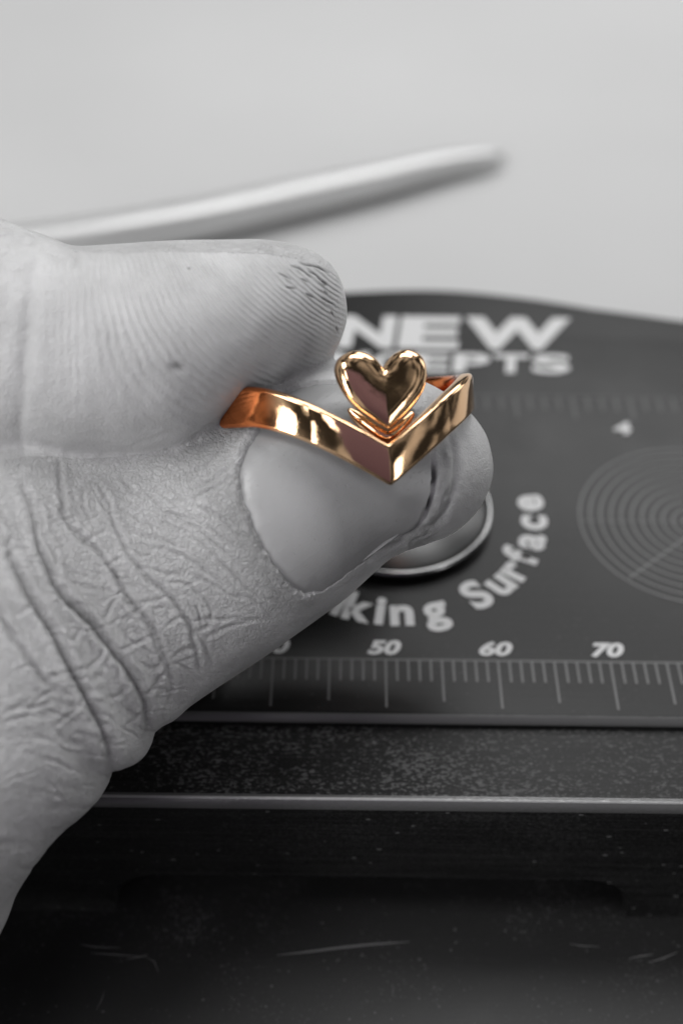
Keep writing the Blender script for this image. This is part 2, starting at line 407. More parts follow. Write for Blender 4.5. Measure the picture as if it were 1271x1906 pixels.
# curved lettering around the disc
DX, DY = 0.522, -0.028
s_ = 'Striking Surface'
angs = [221.5, 230, 238, 246.5, 254.5, 263, 271.5, 284.5, None, 304, 315.5, 325.5, 334.5, 344.5, 356, 368]
for ch, a in zip(s_, angs):
    if a is None: continue
    me = text(ch, 0.47, 0.0185, 1.0)
    co = np.array([v.co[:] for v in me.vertices]); mxm = (co[:, 0].min()+co[:, 0].max())/2
    for v in me.vertices: v.co.x -= mxm
    ar = R(a); rr_ = 1.455
    put_text('curved_letter', me, M_print, DX+rr_*math.cos(ar), DY+rr_*math.sin(ar), ar+math.pi/2)

# steel disc (lathe)
prof = [(0.0, 0.12), (0.86, 0.12), (0.88, 0.10), (0.88, 0.003), (0.0, 0.003)]
rprof = [(0.88, 0.003)]
for k in range(0, 13):
    a = k/12*math.pi; rprof.append((0.91-0.03*math.cos(a), 0.10+0.028*math.sin(a)))
rprof += [(0.94, 0.003), (0.88, 0.003)]
NS = 128; V = []; Fc = []
for rr_, z in rprof:
    for i in range(NS):
        a = 2*math.pi*i/NS; V.append((DX+rr_*math.cos(a), DY+rr_*math.sin(a), z))
for k in range(len(rprof)-1):
    for i in range(NS):
        j = (i+1) % NS; Fc.append((k*NS+i, k*NS+j, (k+1)*NS+j, (k+1)*NS+i))
o = gpart(pydata('disc_rim', V, Fc, M_rim)); recalc(o)
V = []; Fc = []
for rr_, z in prof:
    for i in range(NS):
        a = 2*math.pi*i/NS; V.append((DX+rr_*math.cos(a), DY+rr_*math.sin(a), z))
for k in range(len(prof)-1):
    for i in range(NS):
        j = (i+1) % NS; Fc.append((k*NS+i, k*NS+j, (k+1)*NS+j, (k+1)*NS+i))
o = gpart(pydata('striking_disc', V, Fc, M_steel)); 
bm = bmesh.new(); bm.from_mesh(o.data); bmesh.ops.remove_doubles(bm, verts=bm.verts, dist=1e-4); bmesh.ops.recalc_face_normals(bm, faces=bm.faces); bm.to_mesh(o.data); bm.free()
o.data.polygons.foreach_set('use_smooth', [True]*len(o.data.polygons)); sharp(o, 50)

# scratches on the base plate (shallow bright scores)
def scratch(pts, wdt, z, m, name='scratch', parent=None):
    P3 = [onz(x, y, z) for x, y in pts]; V = []; Fc = []
    for i, p in enumerate(P3):
        a = P3[max(0, i-1)]; c = P3[min(len(P3)-1, i+1)]; d = (c-a); d /= np.linalg.norm(d); q = np.array([-d[1], d[0], 0])
        ww = wdt*math.sin(math.pi*(i+0.35)/(len(P3)-0.3))
        V += [p-q*ww, p+q*ww]
    for i in range(len(P3)-1): Fc.append((2*i, 2*i+2, 2*i+3, 2*i+1))
    return V, Fc
M_scr = plain('scored_metal', 0.16, 0.5)
bp_ = bpy.data.objects['base_plate']
for pts, wv in (([(515, 1778), (570, 1772), (640, 1763), (700, 1757), (762, 1753)], 0.012), ([(150, 1758), (180, 1763), (225, 1764)], 0.006), ([(170, 1774), (215, 1777), (262, 1780)], 0.006), ([(235, 1786), (262, 1781), (276, 1777)], 0.005),
                ([(1170, 1784), (1195, 1779), (1215, 1776)], 0.007), ([(1205, 1792), (1235, 1783), (1260, 1772)], 0.007), ([(195, 1845), (190, 1860), (180, 1880)], 0.003), ([(1060, 1757), (1085, 1761), (1115, 1762)], 0.005), ([(270, 1780), (288, 1790), (295, 1810)], 0.004)):
    v, f_ = scratch(pts, wv, -1.736, M_scr); pydata('scratch', v, f_, M_scr, bp_, False)

# ------------------------------------------------------------------ steel rod in the background
pts = [(-300, 492), (-100, 474), (95, 450), (236, 430), (393, 402), (550, 368), (700, 335), (790, 313), (870, 297), (915, 292), (936, 292)]
rad = [0.31, 0.31, 0.31, 0.315, 0.31, 0.29, 0.255, 0.225, 0.18, 0.14, 0.075]
C3 = [onz(x, y, -2.5+0.12+r_*0.9) for (x, y), r_ in zip(pts, rad)]
def dense(arr, k):
    arr = np.array(arr, float); n_ = len(arr); out = []
    for i in range(n_-1):
        p0, p1, p2, p3 = arr[max(0, i-1)], arr[i], arr[i+1], arr[min(n_-1, i+2)]
        for j in range(k):
            t = j/k; out.append(0.5*((2*p1)+(-p0+p2)*t+(2*p0-5*p1+4*p2-p3)*t*t+(-p0+3*p1-3*p2+p3)*t**3))
    out.append(arr[-1]); return np.array(out)
cc = dense(C3, 8); rd = dense(np.array(rad)[:, None], 8)[:, 0]
V = []; Fc = []; NS = 32
for i, p in enumerate(cc):
    d = cc[min(i+1, len(cc)-1)]-cc[max(i-1, 0)]; d /= np.linalg.norm(d); s = np.cross(d, [0, 0, 1]); s /= np.linalg.norm(s); u_ = np.cross(s, d)
    for j in range(NS):
        a = 2*math.pi*j/NS; ca, sa = math.cos(a), math.sin(a)
        V.append(p+rd[i]*(np.sign(ca)*abs(ca)**0.8*s*1.0+np.sign(sa)*abs(sa)**0.8*u_*0.9))
for i in range(len(cc)-1):
    for j in range(NS): Fc.append((i*NS+j, i*NS+(j+1) % NS, (i+1)*NS+(j+1) % NS, (i+1)*NS+j))
Fc.append(tuple(range(NS))); Fc.append(tuple(reversed(range((len(cc)-1)*NS, len(cc)*NS))))
rod = pydata('steel_rod', V, Fc, M_tool); recalc(rod)
tag(rod, 'out of focus tapered steel rod lying on the white table behind the fingers', 'metal tool')

# ------------------------------------------------------------------ the phone that takes the picture (unseen, put in for the mauve patch in the gold)
M_unseen_case = plain('unseen_mauve_case', (0.42, 0.31, 0.50), 0.5)
bm = bmesh.new()
ol = rrect(-4.6, 3.9, -13.5, 4.2, 0.9)
fa = [bm.verts.new(tuple(CAM + x*RT + y*UP - 0.15*W)) for x, y in ol]; fb = [bm.verts.new(tuple(CAM + x*RT + y*UP - 0.95*W)) for x, y in ol]
bm.faces.new(fa); bm.faces.new(fb[::-1])
for i in range(len(ol)): bm.faces.new((fa[i], fb[i], fb[(i+1) % len(ol)], fa[(i+1) % len(ol)]))
bmesh.ops.recalc_face_normals(bm, faces=bm.faces)
me = bpy.data.meshes.new('phone'); bm.to_mesh(me); bm.free()
phone = link_mesh('phone', me, M_unseen_case, None, False)
tag(phone, 'mauve phone out of view behind the camera, put in to reflect in the gold', 'phone')

# ------------------------------------------------------------------ ring
ring = empty('heart_ring', tuple(P(658, 745, 11.2)))
tag(ring, 'polished rose gold chevron ring with a small puffed heart, pinched between finger and thumb', 'ring')
def rpart(o):
    o.parent = ring; o.matrix_parent_inverse = Matrix.Translation(-Vector(P(658, 745, 11.2))); return o
px_, py_, RR, e_, rl, ps, DD, wdv, hh_, ex, dd_, q1_, q2_ = 657.88, 744.9, 1.081, .0782, .0657, .19, .4813, .9766, .2975, 1.6, .0664, .15, .1164
Cn = P(px_, py_, 11.2)
ax = math.cos(e_)*UP-math.sin(e_)*W; ax = ax*math.cos(rl)-math.sin(rl)*RT
Fv = math.cos(ps)*(-W)+math.sin(ps)*RT; Fv = Fv-(Fv@ax)*ax; Fv /= np.linalg.norm(Fv); Sv = np.cross(ax, Fv)
T_ = 0.115
# rounded-rectangle section (radial, axial)
sec = []
rc = 0.036
for cx_, cz_, a0 in ((0-rc, hh_/2-rc, 0), (-T_+rc, hh_/2-rc, 90), (-T_+rc, -hh_/2+rc, 180), (-rc, -hh_/2+rc, 270)):
    for k in range(5):
        a = R(a0+90*k/4); sec.append((cx_+rc*math.cos(a), cz_+rc*math.sin(a)))
# slight convex outer face
phs = np.linspace(-math.pi, math.pi, 481)[:-1]
V = []; Fc = []; ns = len(sec)
for ph in phs:
    a_ = math.sqrt(ph*ph+0.012**2)
    t = max(0, 1-a_/wdv); z = -DD*t**ex
    rr_ = RR+dd_*max(0, 1-a_/.5)-q1_*math.exp(-((ph-1.35)/.55)**2)+q2_*math.exp(-((ph+1.6)/.7)**2)
    for sr, sz in sec:
        Rr = rr_+sr
        V.append(Cn+Rr*math.cos(ph)*Fv+Rr*math.sin(ph)*Sv+(z+sz)*ax)
n_ = len(phs)
for i in range(n_):
    for j in range(ns):
        Fc.append((i*ns+j, i*ns+(j+1) % ns, ((i+1) % n_)*ns+(j+1) % ns, ((i+1) % n_)*ns+j))
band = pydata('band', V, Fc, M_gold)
refl = np.repeat(np.clip((np.abs(phs-0.13)-0.83)/0.12, 0, 1), ns)  # orange reflections painted into the shank and inner face
for i_ in range(len(refl)):
    if sec[i_ % ns][0] < -T_+0.01: refl[i_] = max(refl[i_], 0.9)
at = band.data.attributes.new('orange_reflection', 'FLOAT', 'POINT'); at.data.foreach_set('value', refl.astype(np.float32))
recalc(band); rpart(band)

# heart
hp = [(712, 684), (720, 672), (734, 658), (752, 651), (771, 654), (785, 665), (793, 684), (793, 708), (785, 733), (769, 757), (751, 778), (735, 794), (722, 805), (706, 796), (685, 781), (665, 765), (647, 745), (634, 725), (625, 705), (622, 687), (628, 670), (643, 658), (662, 653), (682, 657), (699, 668)]
hn = -W*math.cos(R(9))*math.cos(R(7))+RT*math.sin(R(9))+UP*math.sin(R(7)); hn /= np.linalg.norm(hn)
h0 = P(708, 728, 10.28)
def cr_closed(pts, k, fixed):
    pts = np.array(pts, float); n_ = len(pts); out = []
    for i in range(n_):
        p0, p1, p2, p3 = pts[i-1], pts[i], pts[(i+1) % n_], pts[(i+2) % n_]
        if i in fixed: p0 = p1
        if (i+1) % n_ in fixed: p3 = p2
        for j in range(k):
            t = j/k; out.append(0.5*((2*p1)+(-p0+p2)*t+(2*p0-5*p1+4*p2-p3)*t*t+(-p0+3*p1-3*p2+p3)*t**3))
    return np.array(out)
ho = cr_closed(hp, 8, {0, 12})
hx = np.cross(UP, hn); hx /= np.linalg.norm(hx); hx = hx if hx@RT > 0 else -hx; hy = np.cross(hn, hx); hy = hy if hy@UP > 0 else -hy
H2 = np.array([[(onplane(x, y, h0, hn)-h0)@hx, (onplane(x, y, h0, hn)-h0)@hy] for x, y in ho])
cen = np.array([0.0, -0.005])
Sx = np.sin(np.linspace(0, 1, 40)*math.pi/2)   # denser at rim
no = len(H2)
def dist_out(q):
    A = H2; B = np.roll(H2, -1, 0); AB = B-A; t = np.clip(((q-A)*AB).sum(1)/(AB**2).sum(1), 0, 1); return np.sqrt((((A+AB*t[:, None])-q)**2).sum(1)).min()
TF, TB = 0.105, 0.07
V = []; Fc = []
V2 = []
for s in Sx[1:]:
    for k in range(no): V2.append(cen+(H2[k]-cen)*s)
V2 = np.array([cen]+V2)
dd = np.array([dist_out(q) for q in V2]); dm = 0.13
x_ = np.clip(dd/dm, 0, 1); prof_h = np.sqrt(np.clip(1-(1-x_)**2.4, 0, 1))
xr = np.clip(dd/0.30, 0, 1)
hf = TF*(0.84*prof_h+0.13*xr)
hf[-no:] = 0
# smooth the dome a little (keeps the lower ridge soft)
G = hf[1:].reshape(len(Sx)-1, no)
for _ in range(10):
    G[:-1] = 0.5*G[:-1]+0.25*(np.roll(G[:-1], 1, 1)+np.roll(G[:-1], -1, 1))
    G[1:-1] = 0.6*G[1:-1]+0.2*(G[:-2]+G[2:])
hf[1:] = G.ravel(); hf[0] = G[0].mean(); 
def face(sgn, hgt, base):
    for q, h in zip(V2, hgt): V.append(h0+q[0]*hx+q[1]*hy+sgn*h*hn)
    for k in range(no): Fc.append((base, base+1+k, base+1+(k+1) % no))
    for i in range(len(Sx)-2):
        for k in range(no):
            a = base+1+i*no+k; b_ = base+1+i*no+(k+1) % no; Fc.append((a, a+no, b_+no, b_))
face(1, hf, 0); face(-1, hf*0.6, len(V2))
heart = pydata('heart', V, Fc, M_gold)
bm = bmesh.new(); bm.from_mesh(heart.data); bmesh.ops.remove_doubles(bm, verts=bm.verts, dist=2e-4); bmesh.ops.recalc_face_normals(bm, faces=bm.faces); bm.to_mesh(heart.data); bm.free()
heart.data.polygons.foreach_set('use_smooth', [True]*len(heart.data.polygons))
rpart(heart)
# solder fillet joining heart and band
bm = bmesh.new()
def blob(x, y, d, r_):
    g = bmesh.ops.create_icosphere(bm, subdivisions=3, radius=r_); c = Vector(P(x, y, d))
    for v in g['verts']:
        v.co = v.co*(1+0.05*noise.noise(v.co*22))+c
for x, y, d, r_ in dense(np.array([(651, 764, 10.40, 0.022), (664, 776, 10.40, 0.046), (684, 791, 10.39, 0.062), (706, 806, 10.38, 0.072), (724, 814, 10.375, 0.074), (738, 804, 10.39, 0.066), (752, 788, 10.42, 0.05), (765, 772, 10.46, 0.03)]), 7):
    blob(x, y, d, r_)
me = bpy.data.meshes.new('solder'); bm.to_mesh(me); bm.free()
sold = link_mesh('solder_joint', me, M_gold)
md = sold.modifiers.new('r', 'REMESH'); md.mode = 'VOXEL'; md.voxel_size = 0.008
ms = sold.modifiers.new('s', 'SMOOTH'); ms.factor = 0.5; ms.iterations = 12
bpy.context.view_layer.update()
me2 = bpy.data.meshes.new_from_object(sold.evaluated_get(bpy.context.evaluated_depsgraph_get())); sold.modifiers.clear(); sold.data = me2
me2.polygons.foreach_set('use_smooth', [True]*len(me2.polygons)); rpart(sold)

# ------------------------------------------------------------------ hand
def interp(arr, k):
    """dense smooth resampling by chord parameter"""
    return dense(arr, k)
def loft(bmv, bmf, U, L, dep, tk, sup=0.92, k=7, ns=56, cap=True, bow=None):
    """tube through stations given by upper/lower contour points and depth (cm)"""
    A = np.c_[np.array(U, float), np.array(L, float), np.array(dep, float), np.array(tk, float)]
    A = dense(A, k); base = len(bmv)
    for a in A:
        pu = P(a[0], a[1], a[4]); pl_ = P(a[2], a[3], a[5]); c = (pu+pl_)/2; h = (pu-pl_)/2
        hu = h/np.linalg.norm(h); dn = W-(W@hu)*hu; dn /= np.linalg.norm(dn)
        for j in range(ns):
            t = 2*math.pi*j/ns; ca, sa = math.cos(t), math.sin(t)
            bmv.append(c+np.sign(ca)*abs(ca)**sup*h+np.sign(sa)*abs(sa)**sup*a[6]*dn)
    n_ = len(A)
    for i in range(n_-1):
        for j in range(ns): bmf.append((base+i*ns+j, base+i*ns+(j+1) % ns, base+(i+1)*ns+(j+1) % ns, base+(i+1)*ns+j))
    bmf.append(tuple(base+j for j in range(ns))[::-1]); bmf.append(tuple(base+(n_-1)*ns+j for j in range(ns)))
V = []; Fc = []
# index finger (pad towards the camera)
IU = [(-700, 330), (-420, 350), (-200, 375), (-60, 395), (0, 408), (40, 425), (85, 442), (130, 463), (160, 469), (230, 469), (320, 468), (420, 469), (500, 473), (560, 482), (600, 495), (625, 515), (640, 545), (646, 575)]
IL = [(-700, 980), (-420, 950), (-200, 900), (-60, 868), (0, 860), (50, 850), (90, 849), (140, 854), (200, 853), (270, 845), (335, 826), (385, 790), (440, 750), (500, 715), (560, 692), (600, 672), (628, 645), (645, 600)]
ID = [(11.3, 11.3), (11.0, 11.0), (10.7, 10.7), (10.7, 10.7), (10.75, 10.7), (10.8, 10.7), (10.8, 10.65), (10.8, 10.6), (10.8, 10.6), (10.85, 10.55), (10.9, 10.5), (10.95, 10.5), (11.0, 10.52), (11.0, 10.6), (11.0, 10.7), (11.0, 10.8), (11.0, 10.9), (11.0, 11.0)]
IT = [[0.95], [0.92], [0.86], [0.82], [0.8], [0.79], [0.78], [0.78], [0.78], [0.77], [0.74], [0.68], [0.62], [0.54], [0.46], [0.36], [0.24], [0.10]]
loft(V, Fc, IU, IL, ID, IT)
# thumb (nail towards the camera)
TL = [(-330, 2200), (-160, 1990), (-60, 1840), (0, 1735), (20, 1683), (45, 1640), (78, 1593), (110, 1555), (150, 1522), (184, 1490), (200, 1462), (207, 1436), (228, 1430), (255, 1421), (272, 1405), (280, 1384), (286, 1363), (303, 1352), (328, 1340), (350, 1318), (400, 1283), (450, 1250), (500, 1215), (545, 1183), (600, 1143), (645, 1110), (690, 1070), (722, 1043), (757, 1024), (800, 1010), (840, 994), (870, 972), (895, 942), (912, 905), (919, 870)]
TU = [(-760, 1500), (-620, 1330), (-520, 1200), (-440, 1110), (-400, 1070), (-360, 1030), (-315, 990), (-270, 955), (-220, 925), (-170, 900), (-130, 880), (-100, 868), (-75, 858), (-45, 848), (-20, 840), (0, 832), (20, 824), (45, 816), (75, 806), (105, 796), (165, 800), (225, 803), (285, 802), (340, 798), (405, 785), (465, 748), (530, 705), (590, 685), (645, 681), (700, 688), (755, 703), (802, 722), (845, 748), (880, 782), (903, 815)]
nT = len(TL)
def lerpk(keys, i):
    xs = [k[0] for k in keys]; return float(np.interp(i, xs, [k[1] for k in keys]))
TD = [(lerpk([(0, 10.4), (6, 10.3), (12, 10.5), (18, 10.9), (21, 11.25), (25, 11.3), (28, 11.25), (34, 11.35)], i), lerpk([(0, 10.2), (6, 10.25), (12, 10.5), (20, 10.85), (28, 11.05), (34, 11.2)], i)) for i in range(nT)]
TT = [[lerpk([(0, 1.3), (5, 1.15), (12, 0.95), (18, 0.86), (24, 0.84), (28, 0.76), (30, 0.64), (32, 0.42), (33, 0.30), (34, 0.12)], i)] for i in range(nT)]
loft(V, Fc, TU, TL, TD, TT)
# palm / web beyond the left edge of the photograph, and three curled fingers behind it
loft(V, Fc, [(-1500, 500), (-1150, 420), (-800, 380), (-560, 420), (-440, 560)], [(-1500, 1900), (-1150, 1950), (-800, 1800), (-560, 1600), (-440, 1300)],
     [(12.0, 12.0), (11.9, 11.9), (11.6, 11.4), (11.4, 11.1), (11.3, 11.0)], [[1.3], [1.35], [1.3], [1.1], [0.7]])
def chain(pts, rads):
    cs = dense(np.c_[np.array(pts, float), np.array(rads, float)], 6); base = len(V); ns = 28
    for i, c in enumerate(cs):
        d = cs[min(i+1, len(cs)-1)][:3]-cs[max(i-1, 0)][:3]; d /= np.linalg.norm(d)
        s = np.cross(d, [0.1, 0.2, 1]); s /= np.linalg.norm(s); t = np.cross(s, d)
        for j in range(ns):
            a = 2*math.pi*j/ns; V.append(c[:3]+c[3]*(math.cos(a)*s+math.sin(a)*t))
    for i in range(len(cs)-1):
        for j in range(ns): Fc.append((base+i*ns+j, base+i*ns+(j+1) % ns, base+(i+1)*ns+(j+1) % ns, base+(i+1)*ns+j))
    Fc.append(tuple(base+j for j in range(ns))[::-1]); Fc.append(tuple(base+(len(cs)-1)*ns+j for j in range(ns)))
for q_ in ([(-900, 700, 12.6), (-500, 640, 12.9), (-150, 660, 13.1), (150, 760, 12.95), (440, 850, 12.75), (650, 880, 12.72), (735, 885, 12.68)],
           [(-900, 900, 12.4), (-500, 860, 12.7), (-180, 880, 12.8), (60, 960, 12.5), (260, 1060, 12.15), (360, 1090, 12.05), (390, 1095, 12.0)],
           [(-950, 1150, 12.2), (-600, 1120, 12.4), (-300, 1140, 12.3), (-100, 1210, 11.9), (40, 1280, 11.7), (70, 1290, 11.65)]):
    k_ = len(q_); rr_ = np.interp(np.arange(k_), [0, k_-3, k_-2, k_-1], [0.72, 0.62, 0.5, 0.2])*(1.0 if k_ == 7 else 0.85)
    chain([P(*t) for t in q_], rr_[:, None])
me = bpy.data.meshes.new('hand'); me.from_pydata([tuple(map(float, v)) for v in V], [], Fc); me.update()
hand = bpy.data.objects.new('hand', me); COL.objects.link(hand)
recalc(hand)
md = hand.modifiers.new('r', 'REMESH'); md.mode = 'VOXEL'; md.voxel_size = 0.028
ms = hand.modifiers.new('s', 'SMOOTH'); ms.factor = 0.5; ms.iterations = 10
bpy.context.view_layer.update()
hm = bpy.data.meshes.new_from_object(hand.evaluated_get(bpy.context.evaluated_depsgraph_get()))
hand.modifiers.clear(); hand.data = hm; hm.name = 'hand'; bpy.data.meshes.remove(me)
# finer mesh where the camera sees the skin
bm = bmesh.new(); bm.from_mesh(hm)
vc = np.array([v.co[:] for v in bm.verts]); vn = np.array([v.normal[:] for v in bm.verts]); vq, _ = projv(vc)
vd = vc-CAM; vd /= np.linalg.norm(vd, axis=1)[:, None]
vis = ((vn*vd).sum(1) < 0.12) & (vq[:, 0] > -45) & (vq[:, 0] < 1000) & (vq[:, 1] > 340) & (vq[:, 1] < 1950)
bm.faces.ensure_lookup_table()
es = set()
for f_ in bm.faces:
    if all(vis[v.index] for v in f_.verts): es.update(f_.edges)
bmesh.ops.subdivide_edges(bm, edges=list(es), cuts=2, use_grid_fill=True)
bm.to_mesh(hm); bm.free()
ms = hand.modifiers.new('s', 'SMOOTH'); ms.factor = 0.5; ms.iterations = 24
bpy.context.view_layer.update()
hm2 = bpy.data.meshes.new_from_object(hand.evaluated_get(bpy.context.evaluated_depsgraph_get()))
hand.modifiers.clear(); hand.data = hm2; bpy.data.meshes.remove(hm); hm = hm2; hm.name = 'hand'
bpy.context.view_layer.update()
nv = len(hm.vertices); co = np.empty(nv*3, np.float32); hm.vertices.foreach_get('co', co); co = co.reshape(-1, 3).astype(float)
no_ = np.empty(nv*3, np.float32); hm.vertex_normals.foreach_get('vector', no_); no_ = no_.reshape(-1, 3).astype(float)
print('hand verts', nv)
q, dep = projv(co)
vdir = (co-CAM); vdir /= np.linalg.norm(vdir, axis=1)[:, None]
facing = np.clip(-(no_*vdir).sum(1)*3.0+0.6, 0, 1)
fr = (facing > 0)
base_bvh = BVHTree.FromObject(hand, bpy.context.evaluated_depsgraph_get())

def inpoly(pts, poly):
    x, y = pts[:, 0], pts[:, 1]; ins = np.zeros(len(pts), bool); n_ = len(poly)
    for i in range(n_):
        x0, y0 = poly[i]; x1, y1 = poly[(i+1) % n_]
        c = ((y0 > y) != (y1 > y)) & (x < (x1-x0)*(y-y0)/((y1-y0) or 1e-9)+x0); ins ^= c
    return ins
def pdist(pts, line, closed=False):
    line = np.array(line, float); B = np.roll(line, -1, 0) if closed else line[1:]; A = line if closed else line[:-1]
    best = np.full(len(pts), 1e9); bt = np.zeros(len(pts)); nseg = len(A)
    for i, (a, b_) in enumerate(zip(A, B)):
        ab = b_-a; t = np.clip(((pts-a)@ab)/(ab@ab), 0, 1); d = np.hypot(*(pts-(a+t[:, None]*ab)).T)
        m_ = d < best; best[m_] = d[m_]; bt[m_] = (i+t[m_])/nseg
    return best, bt
ipoly = [p for p in IU]+[p for p in IL[::-1]]
isidx = inpoly(q, ipoly)
disp = np.zeros(nv); grime_shade = np.zeros(nv); pigm = np.zeros(nv)
# wobbled pixel coordinates so creases are not ruler straight
sel = np.where(fr & (q[:, 0] > -120) & (q[:, 0] < 1000) & (q[:, 1] > 350) & (q[:, 1] < 2000))[0]
wob = np.array([[noise.noise(Vector(co[i])*2.6), noise.noise(Vector(co[i])*2.6+Vector((9, 3, 1)))] for i in sel])
wob2 = np.array([[noise.noise(Vector(co[i])*9), noise.noise(Vector(co[i])*9+Vector((9, 3, 1)))] for i in sel])
qs = q[sel]+wob*7+wob2*3.5
thumb_s = ~isidx[sel]
def crease(line, depth, wpx, who, bulge=0.45, dark=0.0, taper=True, wb=2.6):
    line = np.array(line, float); lo = line.min(0)-wpx*8; hi = line.max(0)+wpx*8
    m_ = np.where((qs[:, 0] > lo[0]) & (qs[:, 0] < hi[0]) & (qs[:, 1] > lo[1]) & (qs[:, 1] < hi[1]) & who)[0]
    if not len(m_): return
    d, t = pdist(qs[m_], dense(line, 3))
    env = np.sin(np.pi*np.clip(t*0.96+0.02, 0, 1))**0.5 if taper else 1.0
    g = np.exp(-(d/wpx)**2)
    disp[sel[m_]] += env*depth*(-g+bulge*np.exp(-((d-wb*wpx)/(1.5*wpx))**2))
    grime_shade[sel[m_]] = np.maximum(grime_shade[sel[m_]], dark*g*env)  # dirt in the cracks, plus shade painted into the folds
def c3(pts): return [(x/1.816, 800+y/1.816) for x, y in pts]
th_ = thumb_s
main = [
 ([(85, 190), (115, 280), (135, 380), (170, 470), (215, 560), (290, 640), (345, 700), (400, 770), (450, 840), (485, 910), (500, 960), (512, 1020)], 0.034, 8, .22),
 ([(200, 110), (205, 200), (225, 300), (290, 370), (350, 440), (400, 510), (430, 560), (480, 620), (520, 680), (560, 760), (580, 840), (575, 930)], 0.020, 6, .15),
 ([(350, 220), (400, 320), (440, 420), (520, 510), (580, 580), (640, 670), (670, 760), (680, 820)], 0.014, 5, .10),
 ([(30, 380), (60, 460), (110, 560), (180, 680), (240, 800), (300, 920), (350, 1010), (375, 1080), (376, 1150)], 0.036, 8, .22),
 ([(-20, 560), (0, 600), (40, 680), (90, 760), (150, 840), (200, 900)], 0.018, 7, .12),
 ([(400, 560), (450, 600), (510, 690), (550, 780), (575, 850)], 0.012, 5, .08),
 ([(530, 510), (600, 590), (640, 660), (690, 720), (720, 800)], 0.010, 5, .06),
 ([(130, 240), (150, 340), (190, 430), (200, 500)], 0.012, 6, .08),
]
for ln, dp, wp, dk in main: crease(c3(ln), dp*1.2, wp*0.8, th_, 0.6, dk*1.7)
small = [
 [(240, 820), (320, 790), (345, 740), (310, 720)], [(345, 800), (385, 760), (400, 840), (420, 870)], [(350, 695), (410, 745), (500, 690)], [(400, 550), (370, 600), (350, 640)],
 [(420, 590), (500, 575), (560, 560)], [(490, 890), (540, 830), (560, 810)], [(405, 930), (450, 960), (480, 970)], [(300, 850), (340, 830), (370, 890), (390, 940)], [(180, 1000), (250, 950), (240, 935)],
 [(190, 1010), (215, 1045), (230, 1060)], [(160, 850), (210, 830), (245, 820)], [(200, 690), (250, 720), (262, 670)], [(262, 670), (300, 700), (320, 790)], [(210, 500), (270, 530), (400, 550)],
 [(240, 590), (290, 600), (345, 690)], [(420, 640), (470, 600), (500, 575)], [(430, 710), (470, 720), (520, 690)], [(560, 660), (600, 640), (650, 650)], [(470, 780), (520, 800), (560, 760)],
 [(350, 910), (400, 900), (420, 870)], [(320, 960), (380, 980), (400, 1040)], [(430, 1000), (470, 960), (500, 940)], [(600, 760), (640, 740), (670, 740)],
 [(20, 440), (60, 400), (120, 420)], [(60, 620), (110, 600), (130, 560)], [(60, 820), (120, 800), (160, 850)], [(120, 930), (160, 900), (200, 890)], [(210, 920), (250, 930), (290, 900)],
 [(500, 880), (520, 870), (570, 880)], [(280, 380), (330, 350), (360, 340)], [(330, 470), (380, 450), (420, 430)]]
for ln in small: crease(c3(ln), 0.008, 3.4, th_, 0.5, .05)
nearnail = [
 [(480, 190), (560, 270), (680, 340), (790, 430), (830, 480)], [(500, 290), (600, 340), (700, 400), (780, 480), (850, 550), (960, 590)], [(550, 510), (640, 530), (720, 620), (700, 680)],
 [(600, 480), (700, 520), (800, 560), (900, 600)], [(560, 180), (640, 250), (720, 280), (780, 330)], [(640, 200), (700, 180), (780, 120), (850, 40)], [(660, 230), (740, 190), (790, 150)], [(600, 160), (680, 120), (770, 50)],
 [(520, 400), (600, 430), (680, 470), (760, 530)], [(430, 330), (520, 370), (600, 400)], [(640, 650), (760, 640), (900, 640)], [(700, 700), (800, 660), (880, 640)], [(800, 150), (780, 190), (790, 220)], [(470, 460), (560, 480), (640, 510)],
 [(620, 290), (720, 330), (800, 400)], [(680, 260), (760, 300), (820, 370)], [(400, 250), (470, 300), (520, 340)], [(280, 200), (285, 260), (330, 330)], [(330, 180), (370, 230), (380, 260)]]
for ln in nearnail: crease(c3(ln), 0.009, 3.2, th_, 0.5, .06)
rs = random.Random(4)
for k in range(150):     # random fine skin folds on the thumb back
    x = rs.uniform(0, 700); y = rs.uniform(170, 700) if rs.random() < .6 else rs.uniform(600, 1250)
    if y > 1100-0.15*x and x > 520: continue
    if x > 830-0.0*y: continue
    a = math.atan2(1.0, 0.75)+rs.gauss(0, .25) if y < 900 and rs.random() < .7 else rs.gauss(0.1, .35)
    L_ = rs.uniform(18, 55)
    ln = [(x-L_*math.cos(a), y-L_*math.sin(a)), (x+rs.uniform(-5, 5), y+rs.uniform(-5, 5)), (x+L_*math.cos(a), y+L_*math.sin(a))]
    crease(c3(ln), rs.uniform(.004, .009), rs.uniform(1.8, 3.0), th_, 0.4, .02)
for k in range(60):      # soft cross wrinkles low on the thumb base
    x = rs.uniform(-10, 200); y = rs.uniform(1250, 1620); L_ = rs.uniform(15, 50); a = rs.gauss(0.05, .3)
    crease([(x-L_, y-L_*a), (x, y+rs.uniform(-4, 4)), (x+L_, y+L_*a)], rs.uniform(.003, .007), rs.uniform(3, 6), th_, .4, .02)
